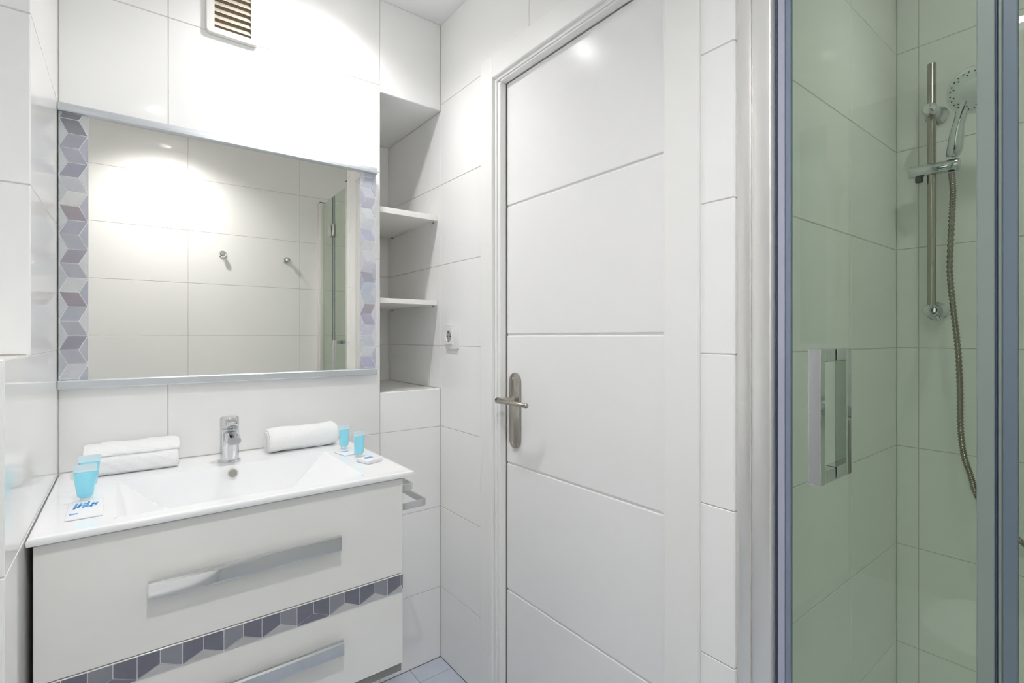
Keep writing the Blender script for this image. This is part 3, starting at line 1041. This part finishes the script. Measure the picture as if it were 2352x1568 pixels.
# square bar handle, outside and inside
for sgn in (-1, 1):
    def hx(d): return GX + sgn * d
    b = nb()
    xa, xb = sorted((hx(.046), hx(.066)))
    box(b, xa, xb, .331, .350, .955, 1.176, .0012, 2)
    h = finish(b, 'door_pull', M['chrome'], enc)
    for z0, z1 in ((.955, .9765), (1.1545, 1.176)):
        b = nb()
        xa, xb = sorted((hx(.0033), hx(.0459)))
        box(b, xa, xb, .3315, .3495, z0 + .0003, z1 - .0003, .0008, 1)
        finish(b, 'pull_post', M['chrome'], h)

# ---------------------------------------------------------------- shower rail
RXc, RYc = 1.815, .3955
sr = empty('shower_rail', (XR, RYc, 1.27), 'brushed shower slide rail with chrome brackets and a hand shower holder', 'shower rail')
bm = nb(); lathe(bm, (RXc, RYc, 1.268), (0, 0, 1), [(0, .0105), (.704, .0105), (.705, .010), (.705, .0092), (.69, .0092)], 32)
finish(bm, 'rail', M['nickel'], sr, 40)
for bz in (1.839, 1.270):
    bm = nb()
    lathe(bm, (XR - .0005, RYc, bz), (-1, 0, 0), [(0, .027), (.004, .027), (.009, .022), (.014, .0165), (.055, .0165), (.068, .0178), (.078, .0175), (.084, .0145), (.086, .001)], 36)
    finish(bm, 'wall_bracket', M['chrome'], sr, 40)
SZ = 1.669
bm = nb()
lathe(bm, (RXc - .004, .447, SZ + .004), (0, -1, -.02), [(0, .0135), (.002, .0165), (.004, .0172), (.110, .0172), (.113, .0155), (.113, .001)], 32)
sl = finish(bm, 'slider', M['chrome'], sr, 40)
bm = nb(); lathe(bm, (RXc - .004, .423, SZ - .012), (0, 0, -1), [(0, .0095), (.014, .0095), (.016, .008)], 20)
finish(bm, 'slider_button', M['rubber'], sl, 40)

# hand shower
HS = Vector((RXc - .008, .350, SZ))
hs = empty('hand_shower', (HS.x, HS.y, HS.z), 'chrome hand shower with a round perforated face held on the slide rail', 'hand shower')
Hc = Vector((1.752, .296, 1.842))
hp = spline([(HS.x - .001, HS.y, SZ + .0225), (HS.x - .002, .3485, SZ + .030), (1.797, .342, 1.712), (1.786, .335, 1.752), (1.776, .324, 1.795), (1.768, .311, 1.825)], 8)
rr = []
for i in range(len(hp)):
    t = i / (len(hp) - 1)
    rr.append(.0085 if t < .06 else .0130 + .0075 * math.sin(min(1, max(0, t - .1) / .6) * PI) * .6 + .006 * max(0, t - .75) / .25)
bm = nb(); tube(bm, hp, rr, 20)
finish(bm, 'grip', M['chrome'], hs, 60)
fd = Vector((-.93, .20, -.30)).normalized()      # the way the spray face looks
bm = nb()
lathe(bm, Hc - fd * .016, fd, [(0, .012), (.003, .032), (.009, .051), (.015, .0575), (.019, .0590), (.023, .0575), (.024, .053)], 48)
head = finish(bm, 'head_shell', M['chrome'], hs, 40)
bm = nb(); lathe(bm, Hc + fd * .0075, fd, [(0, .0525), (.0015, .0525), (.0025, .050), (.003, .001)], 48)
face = finish(bm, 'spray_face', M['showerface'], hs, 40)
_, fa_, fb_ = frame_of(fd)
nozz = []
for r, nn, ph in ((.046, 24, 0), (.0395, 12, .13), ):
    for i in range(nn):
        a = 2 * PI * i / nn + ph
        nozz.append(Hc + fd * .0102 + fa_ * (r * math.cos(a)) + fb_ * (r * math.sin(a)))
nm = None
for p in nozz:
    if nm is None:
        b = nb(); lathe(b, (0, 0, 0), fd, [(0, .0019), (.0012, .0016)], 8)
        o = finish(b, 'nozzle', M['rubber'], face, local=True)
        nm = o.data
    else:
        o = bpy.data.objects.new('nozzle', nm)
        COL.objects.link(o)
        o.parent = face
    o.location = p - Vector(hs.location)
b = nb(); lathe(b, Hc + fd * .0100, fd, [(0, .026), (.0012, .026), (.002, .024)], 32)
finish(b, 'spray_center', M['showerface'], face, 40)
# selector tab under the face
b = nb(); dn = (Vector((HS.x, HS.y, 1.70)) - Hc).normalized()
dn = (dn - fd * dn.dot(fd)).normalized()
lathe(b, Hc + fd * .009 + dn * .046, dn, [(0, .003), (.004, .0042), (.018, .0045), (.022, .002)], 12)
finish(b, 'selector', M['showerface'], face, 40)

# hose
hp = [(HS.x, .351, SZ - .018), (1.812, .349, 1.60), (1.815, .352, 1.52), (1.815, .356, 1.38), (1.818, .349, 1.27), (1.82, .340, 1.163), (1.822, .336, 1.05), (1.823, .335, .945),
      (1.824, .328, .87), (1.824, .314, .815), (1.824, .301, .763), (1.824, .276, .725), (1.824, .247, .697), (1.824, .213, .664), (1.824, .17, .640), (1.824, .11, .655), (1.822, .07, .72), (1.81, .06, .83), (1.80, .06, .93)]
sp_ = spline(hp, 40)
bm = nb(); tube(bm, sp_, [.0068 + .0009 * (1 if i % 4 < 2 else -1) for i in range(len(sp_))], 12)
ho = tag(finish(bm, 'shower_hose', M['hose'], None, 80), 'flexible metal shower hose hanging from the hand shower', 'hose')
mx_ = empty('shower_mixer', (XR, 0, .95), 'chrome wall-mounted shower mixer at the end of the hose, outside the picture', 'mixer')
bm = nb(); lathe(bm, (1.80, .16, .96), (0, -1, 0), [(0, .018), (.006, .022), (.05, .022), (.055, .019), (.20, .019), (.205, .022), (.25, .022), (.256, .018)], 28)
finish(bm, 'body', M['chrome'], mx_, 40)
for yy in (.11, -.04):
    bm = nb(); lathe(bm, (XR - .0005, yy, .96), (-1, 0, 0), [(0, .032), (.008, .030), (.012, .014), (.06, .014)], 24)
    finish(bm, 'wall_flange', M['chrome'], mx_, 40)

# ---------------------------------------------------------------- toilet (under the camera, mirrored in the shower glass)
wc = empty('toilet', (.075, YF, 0), 'white toilet under the camera, mirrored in the shower glass', 'toilet')
def dshape(w_, y0, y1, n=40, sq=2.6):
    """D outline: flat at the wall, rounded front"""
    L = y1 - y0
    r = w_ / 2
    pts = [(-r * .86, y0), (-r, y0 + .10)]
    ym = y1 - r * 1.15
    for i in range(n + 1):
        a = PI - PI * i / n
        c_, s_ = math.cos(a), math.sin(a)
        e_ = 2 / sq
        pts.append((r * math.copysign(abs(c_) ** e_, c_), ym + r * 1.15 * abs(s_) ** e_))
    pts += [(r, y0 + .10), (r * .86, y0)]
    return pts
def loft(secs, name, m, parent):
    b = nb()
    rs = [[b.verts.new((x + .075, y, z)) for x, y in pl] for pl, z in secs]
    for A_, B_ in zip(rs, rs[1:]): bridge(b, A_, B_)
    b.faces.new(rs[0]); b.faces.new(rs[-1])
    return finish(b, name, M[m], parent, 40)
loft([(dshape(.22, YF + .001, .26), .0), (dshape(.23, YF + .001, .28), .12), (dshape(.30, YF + .001, .34), .28), (dshape(.355, YF + .001, .395), .36), (dshape(.36, YF + .001, .40), .385), (dshape(.355, YF + .001, .397), .39)], 'bowl', 'ceramic', wc)
loft([(dshape(.368, YF + .07, .402), .3905), (dshape(.374, YF + .07, .405), .395), (dshape(.372, YF + .07, .404), .405)], 'seat', 'plastic', wc)
loft([(dshape(.370, YF + .07, .403), .4055), (dshape(.376, YF + .07, .406), .409), (dshape(.374, YF + .07, .405), .418), (dshape(.362, YF + .075, .399), .4235), (dshape(.33, YF + .09, .38), .426)], 'lid', 'plastic', wc)
for sx in (-.07, .07):
    b = nb(); lathe(b, (.075 + sx - .015, YF + .052, .402), (1, 0, 0), [(0, .012), (.03, .012)], 16)
    finish(b, 'seat_hinge', M['chrome'], wc, 40)
